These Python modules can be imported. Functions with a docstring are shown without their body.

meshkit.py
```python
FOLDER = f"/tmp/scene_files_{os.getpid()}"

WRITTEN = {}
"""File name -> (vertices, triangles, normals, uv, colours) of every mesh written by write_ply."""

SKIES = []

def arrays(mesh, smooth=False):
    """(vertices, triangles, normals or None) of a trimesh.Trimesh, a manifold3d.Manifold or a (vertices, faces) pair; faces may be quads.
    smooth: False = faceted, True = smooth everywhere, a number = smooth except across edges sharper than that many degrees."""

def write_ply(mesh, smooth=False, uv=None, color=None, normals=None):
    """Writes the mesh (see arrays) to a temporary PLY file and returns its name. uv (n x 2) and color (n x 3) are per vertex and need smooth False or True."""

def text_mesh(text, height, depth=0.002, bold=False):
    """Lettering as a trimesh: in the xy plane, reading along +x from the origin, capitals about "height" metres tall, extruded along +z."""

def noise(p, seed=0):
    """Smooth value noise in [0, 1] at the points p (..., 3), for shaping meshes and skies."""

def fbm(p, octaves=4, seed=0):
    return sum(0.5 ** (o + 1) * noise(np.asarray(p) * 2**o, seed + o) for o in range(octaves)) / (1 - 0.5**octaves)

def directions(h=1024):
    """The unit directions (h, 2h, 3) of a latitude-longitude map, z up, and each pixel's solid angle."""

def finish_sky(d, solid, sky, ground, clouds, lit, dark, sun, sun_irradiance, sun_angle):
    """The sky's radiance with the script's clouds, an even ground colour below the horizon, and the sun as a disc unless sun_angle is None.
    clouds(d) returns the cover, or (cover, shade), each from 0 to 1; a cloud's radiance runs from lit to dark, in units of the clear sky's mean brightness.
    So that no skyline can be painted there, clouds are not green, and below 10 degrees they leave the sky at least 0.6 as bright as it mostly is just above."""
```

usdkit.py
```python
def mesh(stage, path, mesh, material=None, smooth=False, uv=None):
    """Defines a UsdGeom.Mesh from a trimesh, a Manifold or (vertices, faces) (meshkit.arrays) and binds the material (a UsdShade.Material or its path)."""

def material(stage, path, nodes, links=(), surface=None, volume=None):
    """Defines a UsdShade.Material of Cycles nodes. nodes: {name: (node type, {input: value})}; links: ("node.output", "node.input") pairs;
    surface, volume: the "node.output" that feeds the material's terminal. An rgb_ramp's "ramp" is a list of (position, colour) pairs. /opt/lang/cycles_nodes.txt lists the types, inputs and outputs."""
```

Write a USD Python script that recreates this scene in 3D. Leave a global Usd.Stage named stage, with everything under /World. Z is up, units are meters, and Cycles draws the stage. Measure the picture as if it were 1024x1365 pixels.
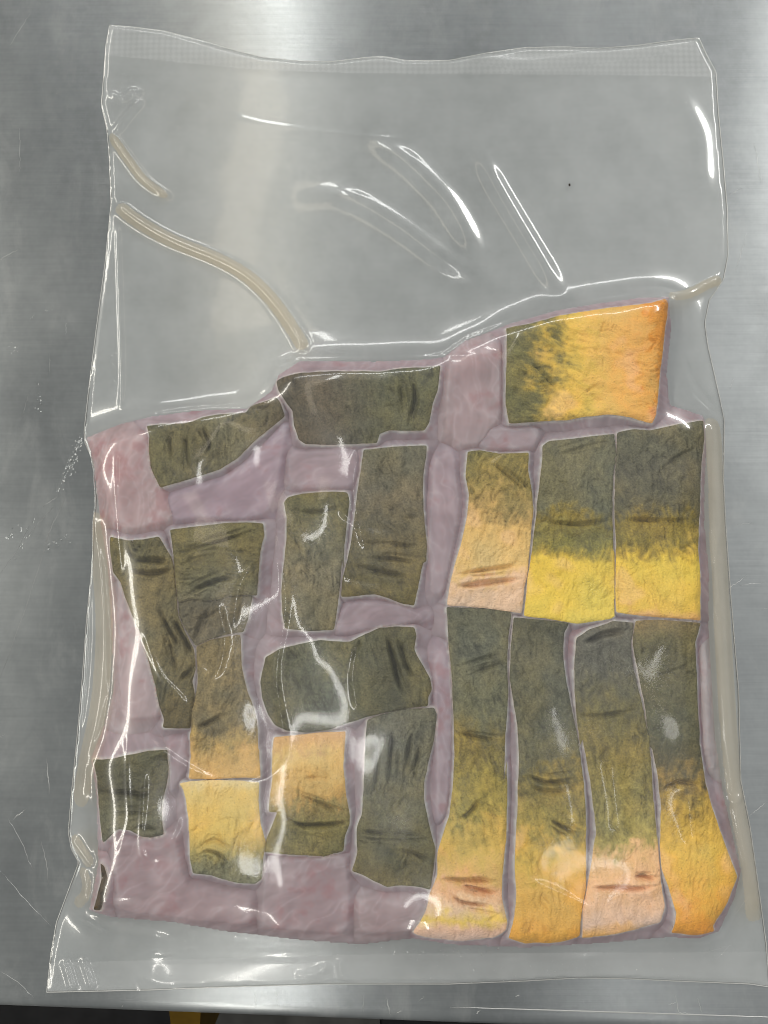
import math
import numpy as np, trimesh, shapely, usdkit, meshkit
from shapely.geometry import Polygon, LineString, MultiPoint
from scipy import ndimage as ndi
from scipy.spatial import Delaunay
from pxr import Usd, UsdGeom, UsdLux, UsdShade, Gf, Sdf, Vt

stage = Usd.Stage.CreateInMemory()
UsdGeom.Xform.Define(stage, '/World')
UsdGeom.Scope.Define(stage, '/World/Looks')
rng = np.random.default_rng(7)

# ------------------------------------------------------------------ camera
FPX, HCAM, TILT = 1030.0, 0.289, math.radians(7.75)
st, ct = math.sin(TILT), math.cos(TILT)
cam = UsdGeom.Camera.Define(stage, '/World/camera')
cam.CreateHorizontalApertureAttr(36.0)
cam.CreateVerticalApertureAttr(48.0)
cam.CreateFocalLengthAttr(36.0 * FPX / 1024)
cam.CreateClippingRangeAttr(Gf.Vec2f(0.01, 50))
cam.AddTransformOp().Set(Gf.Matrix4d(1, 0, 0, 0, 0, ct, st, 0, 0, -st, ct, 0, 0, 0, HCAM, 1))
cam.CreateExposureAttr(0.6)

def unproj(p, z=0.0):
    """Photograph coordinates of a traced point -> the place on the level z where it lies."""
    p = np.atleast_2d(np.asarray(p, float))
    a, v = (p[:, 0] - 512) / FPX, (p[:, 1] - 682.5) / FPX
    s = (HCAM - z) / (ct + v * st)
    return np.stack([s * a, s * (st - v * ct)], 1)

# ------------------------------------------------------------------ light: the room's even light, its ceiling lamps and some added lights
M = lambda n, nodes, links=(), **k: usdkit.material(stage, '/World/Looks/' + n, nodes, links, **k)
sky = UsdLux.DomeLight.Define(stage, '/World/room_light')
skym = M('room_light', {'b': ('background_shader', {'color': (0.97, 1.0, 0.98), 'strength': 0.17})}, surface='b.background')
UsdShade.MaterialBindingAPI.Apply(sky.GetPrim()).Bind(skym)
LH = 2.2
def lamp(name, xs, ys, color, inten, h=LH):
    """A rectangular light at ceiling height spanning the directions xs, ys (x/z and y/z as seen from the table)."""
    l = UsdLux.RectLight.Define(stage, '/World/' + name)
    l.CreateWidthAttr((xs[1] - xs[0]) * h); l.CreateHeightAttr((ys[1] - ys[0]) * h)
    l.CreateIntensityAttr(inten); l.CreateColorAttr(Gf.Vec3f(*color))
    l.AddTranslateOp().Set(Gf.Vec3d((xs[0] + xs[1]) / 2 * h, (ys[0] + ys[1]) / 2 * h, h))
    return l
lamp('ceiling_lamp_white', (-0.205, -0.155), (0.98, 1.5), (1.0, 1.0, 0.96), 12)
lamp('ceiling_lamp_warm', (-0.24, -0.17), (0.2, 0.95), (1.0, 0.88, 0.68), 1.7)
lamp('ceiling_lamp_rear', (-0.285, -0.25), (-1.5, -0.75), (1.0, 0.97, 0.9), 18)
lamp('ceiling_tube_near', (-0.150, -0.125), (-0.50, 0.14), (1.0, 0.99, 0.95), 12)
lamp('ceiling_tube_small', (0.295, 0.32), (-0.40, -0.12), (1.0, 0.99, 0.95), 5, 2.1)
lamp('added_key_far', (-0.9, 0.9), (1.8, 1.95), (1.0, 1.0, 0.98), 11)  # added key tube, shades the pieces and lights film slopes from the far side
lamp('ceiling_tube_right', (0.88, 1.03), (0.72, 1.8), (1.0, 0.99, 0.95), 26)
lamp('added_tube_left', (-1.05, -0.91), (-1.0, 1.3), (1.0, 0.96, 0.86), 14)  # added tube that draws highlight lines on the left film ridges
lamp('added_bounce_right', (0.24, 0.60), (-1.2, 1.4), (1.0, 0.99, 0.97), 0.2)  # added dim sheet, stands for ceiling bounce that lifts the steel's right band

# ------------------------------------------------------------------ scene writing
used = {}
def path(name, parent=None):
    base = (str(parent.GetPath()) if parent else '/World') + '/'
    k = base + name; n = used.get(k, -1) + 1; used[k] = n
    return k + ('_%03d' % n if n else '')
def tag(p, label=None, cat=None, group=None, kind=None):
    for k, v in (('label', label), ('category', cat), ('group', group), ('kind', kind)):
        if v: p.SetCustomDataByKey(k, v)
    return p
def thing(name, label, cat, group=None, loc=(0, 0, 0)):
    x = UsdGeom.Xform.Define(stage, path(name)); x.AddTranslateOp().Set(Gf.Vec3d(*map(float, loc)))
    return tag(x.GetPrim(), label, cat, group)
def obj(name, mesh, mat, parent=None, smooth=True, tint=None, origin=None):
    v, f = (mesh.vertices, mesh.faces) if hasattr(mesh, 'vertices') else mesh
    v = np.asarray(v, float)
    if origin is not None: v = v - np.asarray(origin)
    m = usdkit.mesh(stage, path(name, parent), (v, np.asarray(f)), mat, smooth=smooth)
    if tint is not None:
        UsdGeom.PrimvarsAPI(m).CreatePrimvar('tint', Sdf.ValueTypeNames.Color3fArray, 'vertex').Set(Vt.Vec3fArray.FromNumpy(np.asarray(tint, np.float32)))
    return m.GetPrim()
def lin(c):
    c = np.asarray(c, float) / 255.0
    return np.where(c < 0.04045, c / 12.92, ((c + 0.055) / 1.055) ** 2.4)

# ------------------------------------------------------------------ materials
PIC = {}
steel_nodes = {
    'pos': ('geometry', {}),
    'm1': ('mapping', {'scale': (14, 2200, 30)}), 'n1': ('noise_texture', {'scale': 1.0, 'detail': 3.0, 'roughness': 0.6}),
    'm2': ('mapping', {'scale': (40, 700, 30), 'rotation': (0, 0, 0.03)}), 'n2': ('noise_texture', {'scale': 1.0, 'detail': 4.0}),
    'm3': ('mapping', {'scale': (18, 14, 10)}), 'n3': ('noise_texture', {'scale': 1.0, 'detail': 6.0, 'roughness': 0.65}),
    'mx': ('math', {'math_type': 'add'}),
    'bump': ('bump', {'strength': 0.35, 'distance': 0.00006}),
    'col': ('rgb_ramp', {'ramp': [(0.0, (0.29, 0.305, 0.312)), (0.5, (0.385, 0.403, 0.41)), (1.0, (0.48, 0.498, 0.505))]}),
    'cf': ('math', {'math_type': 'multiply_add', 'value2': 0.5, 'value3': 0.25}),
    'cadd': ('math', {'math_type': 'add'}), 'chalf': ('math', {'math_type': 'multiply', 'value2': 0.5}),
    'rr': ('map_range', {'from_min': 0.3, 'from_max': 0.7, 'to_min': 0.26, 'to_max': 0.36}),
    'tan': ('combine_xyz', {'x': 1.0, 'y': 0.0, 'z': 0.0}),
    'm4': ('mapping', {'scale': (60, 22, 10), 'rotation': (0, 0, -0.5)}), 'n4': ('noise_texture', {'scale': 1.0, 'detail': 7.0, 'roughness': 0.72, 'distortion': 0.6}),
    'sm': ('map_range', {'from_min': 0.52, 'from_max': 0.75, 'to_min': 0.02, 'to_max': 0.2, 'clamp': True}), 'df': ('diffuse_bsdf', {'color': (0.5, 0.5, 0.49)}), 'o': ('mix_closure', {}),
    'g': ('glossy_bsdf', {'distribution': 'ggx', 'anisotropy': 0.55, 'roughness': 0.3}),
}
steel_links = [('pos.position', 'm1.vector'), ('m1.vector', 'n1.vector'), ('pos.position', 'm2.vector'), ('m2.vector', 'n2.vector'),
    ('pos.position', 'm3.vector'), ('m3.vector', 'n3.vector'), ('n1.fac', 'mx.value1'), ('n2.fac', 'mx.value2'), ('mx.value', 'bump.height'),
    ('n2.fac', 'cadd.value1'), ('n3.fac', 'cadd.value2'), ('cadd.value', 'chalf.value1'), ('chalf.value', 'col.fac'), ('col.color', 'g.color'),
    ('n3.fac', 'rr.value'), ('rr.result', 'g.roughness'), ('tan.vector', 'g.tangent'), ('bump.normal', 'g.normal'),
    ('pos.position', 'm4.vector'), ('m4.vector', 'n4.vector'), ('n4.fac', 'sm.value'), ('sm.result', 'o.fac'), ('g.BSDF', 'o.closure1'), ('df.BSDF', 'o.closure2')]
steel = M('brushed_steel', steel_nodes, steel_links, surface='o.closure')

def film_material(name, haze, rough=0.07, bump=None, clear=(0.975, 0.975, 0.97), tint=(0.86, 0.87, 0.88)):
    nodes = {'geo': ('geometry', {}), 'ior': ('mix_float', {'a': 1.56, 'b': 1 / 1.56}), 'fr': ('fresnel', {}),
             't': ('transparent_bsdf', {'color': clear}), 'd': ('diffuse_bsdf', {'color': tint}),
             'tl': ('translucent_bsdf', {'color': tint}), 'dt': ('mix_closure', {'fac': 0.45}),
             'body': ('mix_closure', {'fac': haze}), 'g1': ('glossy_bsdf', {'color': (1, 1, 1), 'roughness': rough, 'distribution': 'ggx'}), 'g2': ('glossy_bsdf', {'color': (1, 1, 1), 'roughness': 0.22, 'distribution': 'ggx'}), 'g': ('mix_closure', {'fac': 0.5}),
             'out': ('mix_closure', {}),
             'nz': ('noise_texture', {'scale': 900.0, 'detail': 2.0}), 'bp': ('bump', {'strength': 0.02, 'distance': 0.00008}),
             'nh': ('noise_texture', {'scale': 45.0, 'detail': 5.0, 'roughness': 0.6}),
             'hz': ('map_range', {'from_min': 0.3, 'from_max': 0.7, 'to_min': haze * 0.75, 'to_max': haze * 1.25})}
    links = [('geo.backfacing', 'ior.fac'), ('ior.result', 'fr.IOR'), ('d.BSDF', 'dt.closure1'), ('tl.BSDF', 'dt.closure2'),
             ('t.BSDF', 'body.closure1'), ('dt.closure', 'body.closure2'), ('fr.fac', 'out.fac'), ('body.closure', 'out.closure1'), ('g1.BSDF', 'g.closure1'), ('g2.BSDF', 'g.closure2'), ('g.closure', 'out.closure2'),
             ('geo.position', 'nz.vector'), ('nz.fac', 'bp.height'), ('bp.normal', 'g1.normal'), ('bp.normal', 'g2.normal'), ('geo.position', 'nh.vector'), ('nh.fac', 'hz.value'), ('hz.result', 'body.fac')]
    if bump:
        nodes.update({'rot': ('mapping', {'rotation': (0, 0, 0.78), 'scale': (1, 1, 1)}), 'vo': ('checker_texture', {'scale': bump, 'color1': (0, 0, 0), 'color2': (1, 1, 1)})})
        nodes['bp'] = ('bump', {'strength': 0.8, 'distance': 0.0004})
        links = [l for l in links if l[1] != 'bp.height'] + [('geo.position', 'rot.vector'), ('rot.vector', 'vo.vector'), ('vo.fac', 'bp.height'), ('vo.fac', 'vh.value'), ('vh.result', 'hm.value1'), ('hz.result', 'hm.value2'), ('hm.value', 'body.fac')]
        links = [l for l in links if l != ('hz.result', 'body.fac')]
        nodes.update({'vh': ('map_range', {'to_min': 0.72, 'to_max': 1.28}), 'hm': ('math', {'math_type': 'multiply'})})
    return M(name, nodes, links, surface='out.closure')
film_mat = film_material('clear_film', 0.03, 0.06)
hem_mat = film_material('film_hem', 0.17, 0.10)
emboss_mat = film_material('film_embossed', 0.20, 0.12, bump=600.0)
base_film_mat = film_material('film_underside', 0.36, 0.2, tint=(0.82, 0.85, 0.87))
fold_mat = film_material('film_fold', 0.18, 0.06, clear=(0.96, 0.90, 0.80), tint=(0.92, 0.86, 0.74))  # yellowish doubled film, with warm refracted light painted into its tint
edge_glint_mat = M('film_edge_glint', {'p': ('principled_bsdf', {'base_color': (0.55, 0.55, 0.53), 'roughness': 0.15, 'ior': 1.5})}, surface='p.BSDF')

skin_nodes = {'a': ('attribute', {'attribute': 'tint'}), 'geo': ('geometry', {}),
    'n1': ('noise_texture', {'scale': 1500.0, 'detail': 1.5, 'roughness': 0.5}), 'r1': ('map_range', {'from_min': 0.3, 'from_max': 0.68, 'to_min': 0.74, 'to_max': 1.24}),
    'n2': ('noise_texture', {'scale': 420.0, 'detail': 5.0, 'roughness': 0.75}), 'r2': ('map_range', {'from_min': 0.3, 'from_max': 0.7, 'to_min': 0.8, 'to_max': 1.2}),
    'mul': ('math', {'math_type': 'multiply'}), 'mc': ('combine_color', {}), 'c': ('mix', {'mix_type': 'multiply', 'fac': 1.0}), 'bw': ('rgb_to_bw', {}), 'gf': ('map_range', {'from_min': 0.10, 'from_max': 0.42, 'to_min': 1.0, 'to_max': 0.22, 'clamp': True}),
    'hs': ('math', {'math_type': 'add'}), 'bp': ('bump', {'strength': 0.8, 'distance': 0.0005}),
    'p': ('principled_bsdf', {'roughness': 0.5, 'specular_ior_level': 0.35})}
skin_links = [('geo.position', 'n1.vector'), ('geo.position', 'n2.vector'), ('n1.fac', 'r1.value'), ('n2.fac', 'r2.value'), ('r1.result', 'mul.value1'), ('r2.result', 'mul.value2'),
    ('mul.value', 'mc.r'), ('mul.value', 'mc.g'), ('mul.value', 'mc.b'), ('a.color', 'c.color1'), ('a.color', 'bw.color'), ('bw.val', 'gf.value'), ('gf.result', 'c.fac'), ('mc.color', 'c.color2'), ('c.color', 'p.base_color'),
    ('n1.fac', 'hs.value1'), ('n2.fac', 'hs.value2'), ('hs.value', 'bp.height'), ('bp.normal', 'p.normal')]
skin_mat = M('fish_skin', skin_nodes, skin_links, surface='p.BSDF')
flesh_mat = M('fish_flesh', {'a': ('attribute', {'attribute': 'tint'}), 'geo': ('geometry', {}), 'n': ('noise_texture', {'scale': 120.0, 'detail': 4.0}),
    'bp': ('bump', {'strength': 0.3, 'distance': 0.0005}),
    'p': ('principled_bsdf', {'roughness': 0.6, 'subsurface_weight': 0.5, 'subsurface_scale': 0.003, 'subsurface_radius': (1.0, 0.5, 0.4)})},
    [('a.color', 'p.base_color'), ('geo.position', 'n.vector'), ('n.fac', 'bp.height'), ('bp.normal', 'p.normal')], surface='p.BSDF')
scratch_glint_mat = M('scratch_and_glint', {'p': ('principled_bsdf', {'base_color': (0.6, 0.6, 0.59), 'metallic': 1.0, 'roughness': 0.5})}, surface='p.BSDF')  # metal for the scratches and for the painted edge highlight
water_mat = M('water', {'p': ('principled_bsdf', {'base_color': (1, 1, 1), 'roughness': 0.02, 'transmission_weight': 1.0, 'ior': 1.33})}, surface='p.BSDF')
plain = lambda n, c, r=0.6: M(n, {'g': ('geometry', {}), 'n': ('noise_texture', {'scale': 30.0, 'detail': 5.0}), 'r': ('rgb_ramp', {'ramp': [(0.2, tuple(np.array(c) * 0.7)), (0.8, tuple(np.array(c) * 1.3))]}),
    'p': ('principled_bsdf', {'roughness': r, 'specular_ior_level': 0.05})}, [('g.position', 'n.vector'), ('n.fac', 'r.fac'), ('r.color', 'p.base_color')], surface='p.BSDF')

# ------------------------------------------------------------------ the steel table
e0, e1 = unproj((0, 1325))[0], unproj((1024, 1364))[0]
ed = (e1 - e0) / np.linalg.norm(e1 - e0); en = np.array([-ed[1], ed[0]])      # along the edge, into the table
table = thing('steel_table', 'brushed stainless steel work table under the vacuum bag', 'table', None, (0, 0, 0))
prof = [(0.75, 0.0), (0.45, 0), (0.25, 0), (0.12, 0), (0.03, 0.0)]
R = 0.0055
for t in np.linspace(0, math.pi / 2, 9): prof.append((-R * math.sin(t), -R + R * math.cos(t)))
prof += [(-R, -0.045), (-R + 0.002, -0.045), (-R + 0.002, -0.04), (0.75, -0.04)]
us = np.linspace(-0.75, 0.85, 33)
V = np.array([[*(e0 + ed * u + en * d), z] for u in us for d, z in prof]); n = len(prof)
F = [(i * n + j, i * n + j + 1, (i + 1) * n + j + 1, (i + 1) * n + j) for i in range(len(us) - 1) for j in range(n - 1)]
tm = trimesh.Trimesh(V, np.vstack([np.array(F)[:, [0, 2, 1]], np.array(F)[:, [0, 3, 2]]]), process=False)
if tm.face_normals[0][2] < 0: tm.invert()
obj('table_top', tm, steel, table, smooth=30)
def strip(p, w, z=0.00012):
    """A thin raised line along points p on the table."""
    p = np.asarray(p); d = np.gradient(p, axis=0); d /= np.linalg.norm(d, axis=1)[:, None] + 1e-12; nn = np.stack([-d[:, 1], d[:, 0]], 1)
    ww = w * np.sin(np.linspace(0.15, math.pi - 0.15, len(p)))[:, None]
    rows = [np.c_[p + nn * ww, np.full(len(p), z * 0.3)], np.c_[p, np.full(len(p), z)], np.c_[p - nn * ww, np.full(len(p), z * 0.3)]]
    k = len(p); f = []
    for r in range(2):
        for i in range(k - 1): f += [(r * k + i, (r + 1) * k + i, (r + 1) * k + i + 1), (r * k + i, (r + 1) * k + i + 1, r * k + i + 1)]
    return np.vstack(rows), np.array(f)
scr = [((72, 690), (58, 740), (20, 850), (0, 905)), ((0, 1160), (30, 1195), (68, 1235)), ((0, 1295), (25, 1310), (45, 1330)), ((86, 665), (70, 700), (60, 725)), ((40, 700), (22, 735), (0, 765)),
       ((55, 1120), (62, 1150), (64, 1180)), ((10, 1090), (30, 1125), (44, 1160)), ((28, 560), (40, 520)), ((66, 470), (66, 500)), ((88, 430), (88, 446)), ((62, 1010), (66, 1060)),
       ((980, 700), (1005, 696)), ((985, 780), (1020, 777)), ((900, 1325), (905, 1350), (925, 1352)), ((340, 1322), (341, 1345)), ((368, 1320), (371, 1342)), ((484, 1325), (485, 1350)), ((516, 1330), (520, 1352)), ((930, 1330), (936, 1352))]
for k in range(24):
    a = np.array([rng.choice([rng.uniform(-10, 110), rng.uniform(975, 1030)]) if k % 4 else rng.uniform(0, 1024), rng.uniform(0, 1300) if k % 4 else rng.uniform(1322, 1350)])
    th, ln = rng.normal(0.95, 0.5), rng.uniform(8, 60) if k % 4 else rng.uniform(4, 14); scr.append((tuple(a), tuple(a + ln * np.array([-math.cos(th), math.sin(th)]))))
for s in scr:
    s = np.array(s, float); t = np.linspace(0, 1, 12)
    p = np.stack([np.interp(t, np.linspace(0, 1, len(s)), s[:, k]) for k in (0, 1)], 1) + rng.normal(0, 0.5, (12, 2))
    obj('scratch', strip(unproj(p), 0.00004 + 0.00006 * rng.random() ** 2, 0.00005), scratch_glint_mat, table, smooth=False)
p = np.stack([np.linspace(600, 1060, 40), np.linspace(1342.5, 1357, 40)], 1)
obj('edge_highlight', strip(unproj(p), 0.00025), scratch_glint_mat, table, smooth=False)  # bright strip paints the light caught where the table top bends down

# floor far below the table's edge
def slab(px, z, th):
    p = Polygon(unproj(px, z)); return trimesh.creation.extrude_polygon(p, th, engine='earcut').apply_translation((0, 0, z - th))
floor = trimesh.creation.box((6, 6, 0.05)).apply_translation((0, 0, -0.925))
tag(obj('floor', floor, plain('dark_floor', (0.012, 0.012, 0.013)), smooth=False), 'dark floor below the front edge of the steel table', 'floor', kind='structure')
tag(obj('floor_mat', slab([(274, 1340), (505, 1347), (512, 1420), (270, 1420)], -0.896, 0.004), plain('grey_mat', (0.05, 0.05, 0.048)), smooth=False), 'small grey patch of mat on the floor beyond the table edge', 'mat')
tag(obj('yellow_crate', slab([(224, 1335), (268, 1337), (264, 1420), (234, 1420)], -0.75, 0.15), plain('yellow_plastic', (0.09, 0.05, 0.003), 0.4), smooth=False), 'yellow plastic crate corner on the floor left of grey mat', 'crate')

# ------------------------------------------------------------------ traced outlines
def Z(x0, y0, s, *p): return [(x0 + a / s, y0 + b / s) for a, b in p]
S3 = 1024 / 340
z3 = lambda *p: Z(80, 440, S3, *p)
z4 = lambda *p: Z(340, 440, S3, *p)
z5 = lambda *p: Z(580, 380, 1024 / 420, *p)
z6 = lambda *p: Z(60, 680, S3, *p)
z7 = lambda *p: Z(320, 720, S3, *p)
z8 = lambda *p: Z(560, 720, 1024 / 440, *p)
zA = lambda *p: Z(40, 960, S3, *p)
zB = lambda *p: Z(320, 920, S3, *p)
zC = lambda *p: Z(540, 980, 1024 / 484, *p)
BAG = [(146,33),(180,36),(220,41),(270,54),(310,66),(350,76),(400,81),(440,82),(490,76),(512,75),(540,80),(600,80),(650,70),(700,63),(750,62),(800,64),(850,60),(900,53),(932,50),
 (942,72),(955,96),(958,150),(965,220),(970,280),(971,340),(965,372),(946,400),(940,430),(944,460),(960,530),(966,560),(965,640),(968,700),(975,800),(985,920),(988,1040),(1000,1100),(1010,1170),(1022,1260),(1026,1316),
 (1000,1312),(900,1308),(840,1305),(770,1304),(700,1308),(600,1312),(512,1312),(440,1312),(300,1316),(200,1320),(62,1323),
 (68,1270),(75,1230),(90,1190),(105,1150),(95,1132),(91,1110),(95,1060),(103,980),(110,900),(115,830),(122,760),(126,690),(128,660),(130,640),(122,610),(113,590),(112,575),(118,520),(128,440),(140,350),(148,270),(145,200),(142,170),(135,140),(138,100),(141,60)]
MASS = [(116,584),(160,566),(200,556),(260,548),(330,545),(362,522),(372,500),(400,482),(430,482),(500,483),(570,480),(592,476),(620,455),(680,432),(740,415),(800,405),(850,398),(890,397),(894,440),(888,500),(892,540),(937,555),(941,600),(938,650),(938,700),(944,760),(944,830),(948,900),(952,980),(962,1050),(986,1160),(978,1195),(957,1240),(930,1250),(890,1248),(800,1256),(700,1262),(600,1258),(550,1250),(480,1258),(400,1252),(300,1240),(230,1228),(150,1222),(120,1212),(132,1150),(130,1060),(122,1010),(140,965),(152,920),(150,860),(147,800),(144,750),(136,705),(130,655),(126,620)]
W = 255
# outline, colour axis (from, to, stops), crease lines (points, depth mm), lift mm, label
P = []
def piece(label, poly, axis, stops, creases=(), lift=0.0, grain='v', rag=0.05):
    P.append(dict(label=label, px=poly, axis=axis, stops=stops, creases=creases, lift=lift, grain=grain, rag=rag))
piece('dark olive fish piece slanting up to the right at the upper left',
 z3((345,383),(420,375),(500,372),(570,350),(650,337),(745,330),(765,305),(830,282),(868,268),(885,290),(902,342),(860,375),(790,435),(720,505),(640,560),(540,590),(470,612),(400,632),(385,600),(360,545),(352,470),(357,420)),
 ((200,600),(375,540)), [(0,(104,95,62)),(.35,(92,85,58)),(.6,(112,106,84)),(1,(94,82,62))],
 [(z3((430,385),(438,480),(462,570)),1.0),(z3((500,380),(508,500),(520,560)),.9),(z3((570,360),(565,420),(600,470),(560,530)),.9),(z3((760,320),(820,310),(870,285)),.6)])
piece('broad dark brown-olive fish piece at the top middle under a film ridge',
 z4((85,205),(160,175),(260,163),(400,165),(520,162),(590,152),(690,148),(745,140),(740,190),(735,240),(715,290),(700,370),(680,400),(600,405),(540,402),(500,415),(490,452),(430,455),(380,458),(290,460),(200,455),(175,440),(155,380),(150,320),(125,290),(95,245)),
 ((370,540),(585,540)), [(0,(94,82,66)),(.3,(96,84,70)),(.65,(94,92,72)),(1,(104,97,60))], [(z4((620,170),(650,260),(620,330),(610,400)),1.0),(z4((580,200),(600,300),(590,390)),.4)])
piece('upright grey-olive fish piece hanging below the broad top middle piece',
 z4((435,478),(560,468),(690,462),(690,500),(678,560),(675,650),(680,740),(690,860),(690,930)) + z7((735,90),(715,190),(700,265),(650,255),(590,230),(540,217),(470,225),(405,228),(410,150),(430,80)) + z4((385,850),(400,740),(410,650),(425,560)),
 ((530,590),(520,800)), [(0,(110,104,84)),(.35,(110,101,86)),(.6,(104,93,68)),(1,(100,90,54))], [(z4((390,855),(520,850),(680,858)),.9),(z4((400,920),(520,905),(670,930)),.9),(z7((440,100),(560,120),(700,150)),.8)])
piece('olive fish piece with a pale greyish middle, left of the grey-olive upright one',
 z4((115,690),(130,670),(185,655),(290,648),(370,650),(380,680),(370,760),(360,860),(355,960)) + z7((410,80),(400,200),(390,280),(378,360),(280,365),(180,355),(170,290),(165,200),(175,100)) + z4((125,850),(125,750)),
 ((425,655),(415,838)), [(0,(104,95,58)),(.3,(108,100,72)),(.6,(120,111,92)),(1,(108,100,78))], [(z4((130,720),(250,735),(365,700)),.5)])
piece('folded square olive fish piece overlapping a darker one at the middle left',
 z6((500,78),(570,70),(640,62),(720,52),(800,48),(875,52),(880,100),(865,180),(857,260),(850,345),(800,340),(740,345),(690,360),(640,362),(590,355),(535,370),(525,300),(520,230),(515,170),(505,120)),
 ((290,700),(290,800)), [(0,(108,99,62)),(.5,(101,92,60)),(.8,(112,104,76)),(1,(120,111,90))], [(z6((520,195),(620,155),(740,120),(870,75)),.8),(z6((560,350),(650,300),(730,270),(800,275)),1.1),(z6((540,240),(600,190),(700,180)),.5)], lift=1.3, grain='h')
piece('small creased dark brown fish piece tucked under the folded square one',
 z6((535,368),(590,352),(690,358),(740,342),(832,342),(825,390),(815,440),(795,490),(730,500),(660,520),(600,548),(560,470),(535,420)),
 ((280,800),(280,860)), [(0,(92,84,68)),(1,(98,90,76))], [(z6((670,372),(640,430),(600,470),(590,535)),1.2),(z6((600,440),(700,400)),.9),(z6((800,350),(760,480)),.7)], lift=-.4)
piece('long narrow olive fish piece slanting down along the left edge with deep creases',
 z6((260,105),(330,120),(400,115),(455,105),(480,150),(505,185),(518,240),(526,330),(532,420),(558,480),(595,560),(600,640),(590,690),(600,740),(588,800),(583,880),(470,875),(475,840),(455,780),(440,700),(420,630),(380,500),(330,380),(300,290),(270,250),(262,180)),
 ((170,715),(235,960)), [(0,(104,94,60)),(.3,(110,98,66)),(.6,(108,98,72)),(.85,(98,88,60)),(1,(92,80,52))],
 [(z6((330,210),(430,205),(520,215)),1.0),(z6((330,240),(430,262),(515,245)),1.2),(z6((440,370),(490,480),(560,580)),1.0),(z6((500,400),(560,520),(592,620)),1.1),(z6((480,460),(520,600),(540,690)),.9),(z6((335,120),(335,170),(390,182)),.8),(z6((535,690),(570,660),(598,640)),.8)])
piece('grey-brown fish piece turning orange at its lower end, above a yellow piece',
 z6((605,547),(660,522),(730,507),(785,497),(785,560),(790,640),(810,720),(840,800),(852,870),(855,960)) + zA((920,120),(925,235),(860,232),(740,240),(635,237),(645,150),(640,60)) + z6((585,880),(588,800),(610,700),(605,620)),
 ((290,850),(300,1040)), [(0,(108,96,70)),(.3,(122,109,82)),(.6,(132,114,82)),(.78,(188,156,94)),(1,(228,182,114))], [(z6((600,880),(680,850),(740,810)),.8)], lift=.4, rag=.06)
piece('yellow fish piece with a wrinkled grey lower end at the lower left',
 zA((595,258),(640,250),(735,242),(860,244),(920,250),(918,330),(925,420),(945,490),(935,560),(930,640),(905,660),(850,655),(770,640),(720,625),(650,620),(640,570),(638,480),(635,400),(625,330),(610,280)),
 ((300,1040),(300,1180)), [(0,(236,212,160)),(.1,(228,196,120)),(.5,(226,190,98)),(.68,(180,160,96)),(.8,(122,117,88)),(1,(108,108,92))],
 [(zA((650,570),(720,505),(790,560),(825,630)),.9),(zA((655,590),(730,545),(770,600)),.7),(zA((900,545),(912,650)),.9),(zA((650,540),(720,470),(830,530)),.6)], rag=.07)
piece('small square dark olive fish piece alone at the lower left edge',
 zA((250,160),(330,155),(400,140),(470,125),(550,120),(553,200),(545,270),(530,330),(528,400),(535,462),(480,475),(440,468),(400,445),(350,440),(320,470),(290,495),(280,420),(272,330),(268,240)),
 ((170,1005),(170,1115)), [(0,(94,88,62)),(.4,(80,74,52)),(.7,(100,96,76)),(1,(104,100,82))], [(zA((260,290),(350,290),(450,310),(540,300)),1.0),(zA((285,370),(400,360),(530,380)),.6),(zA((400,445),(440,425),(530,440)),.6)], grain='h')
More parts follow.
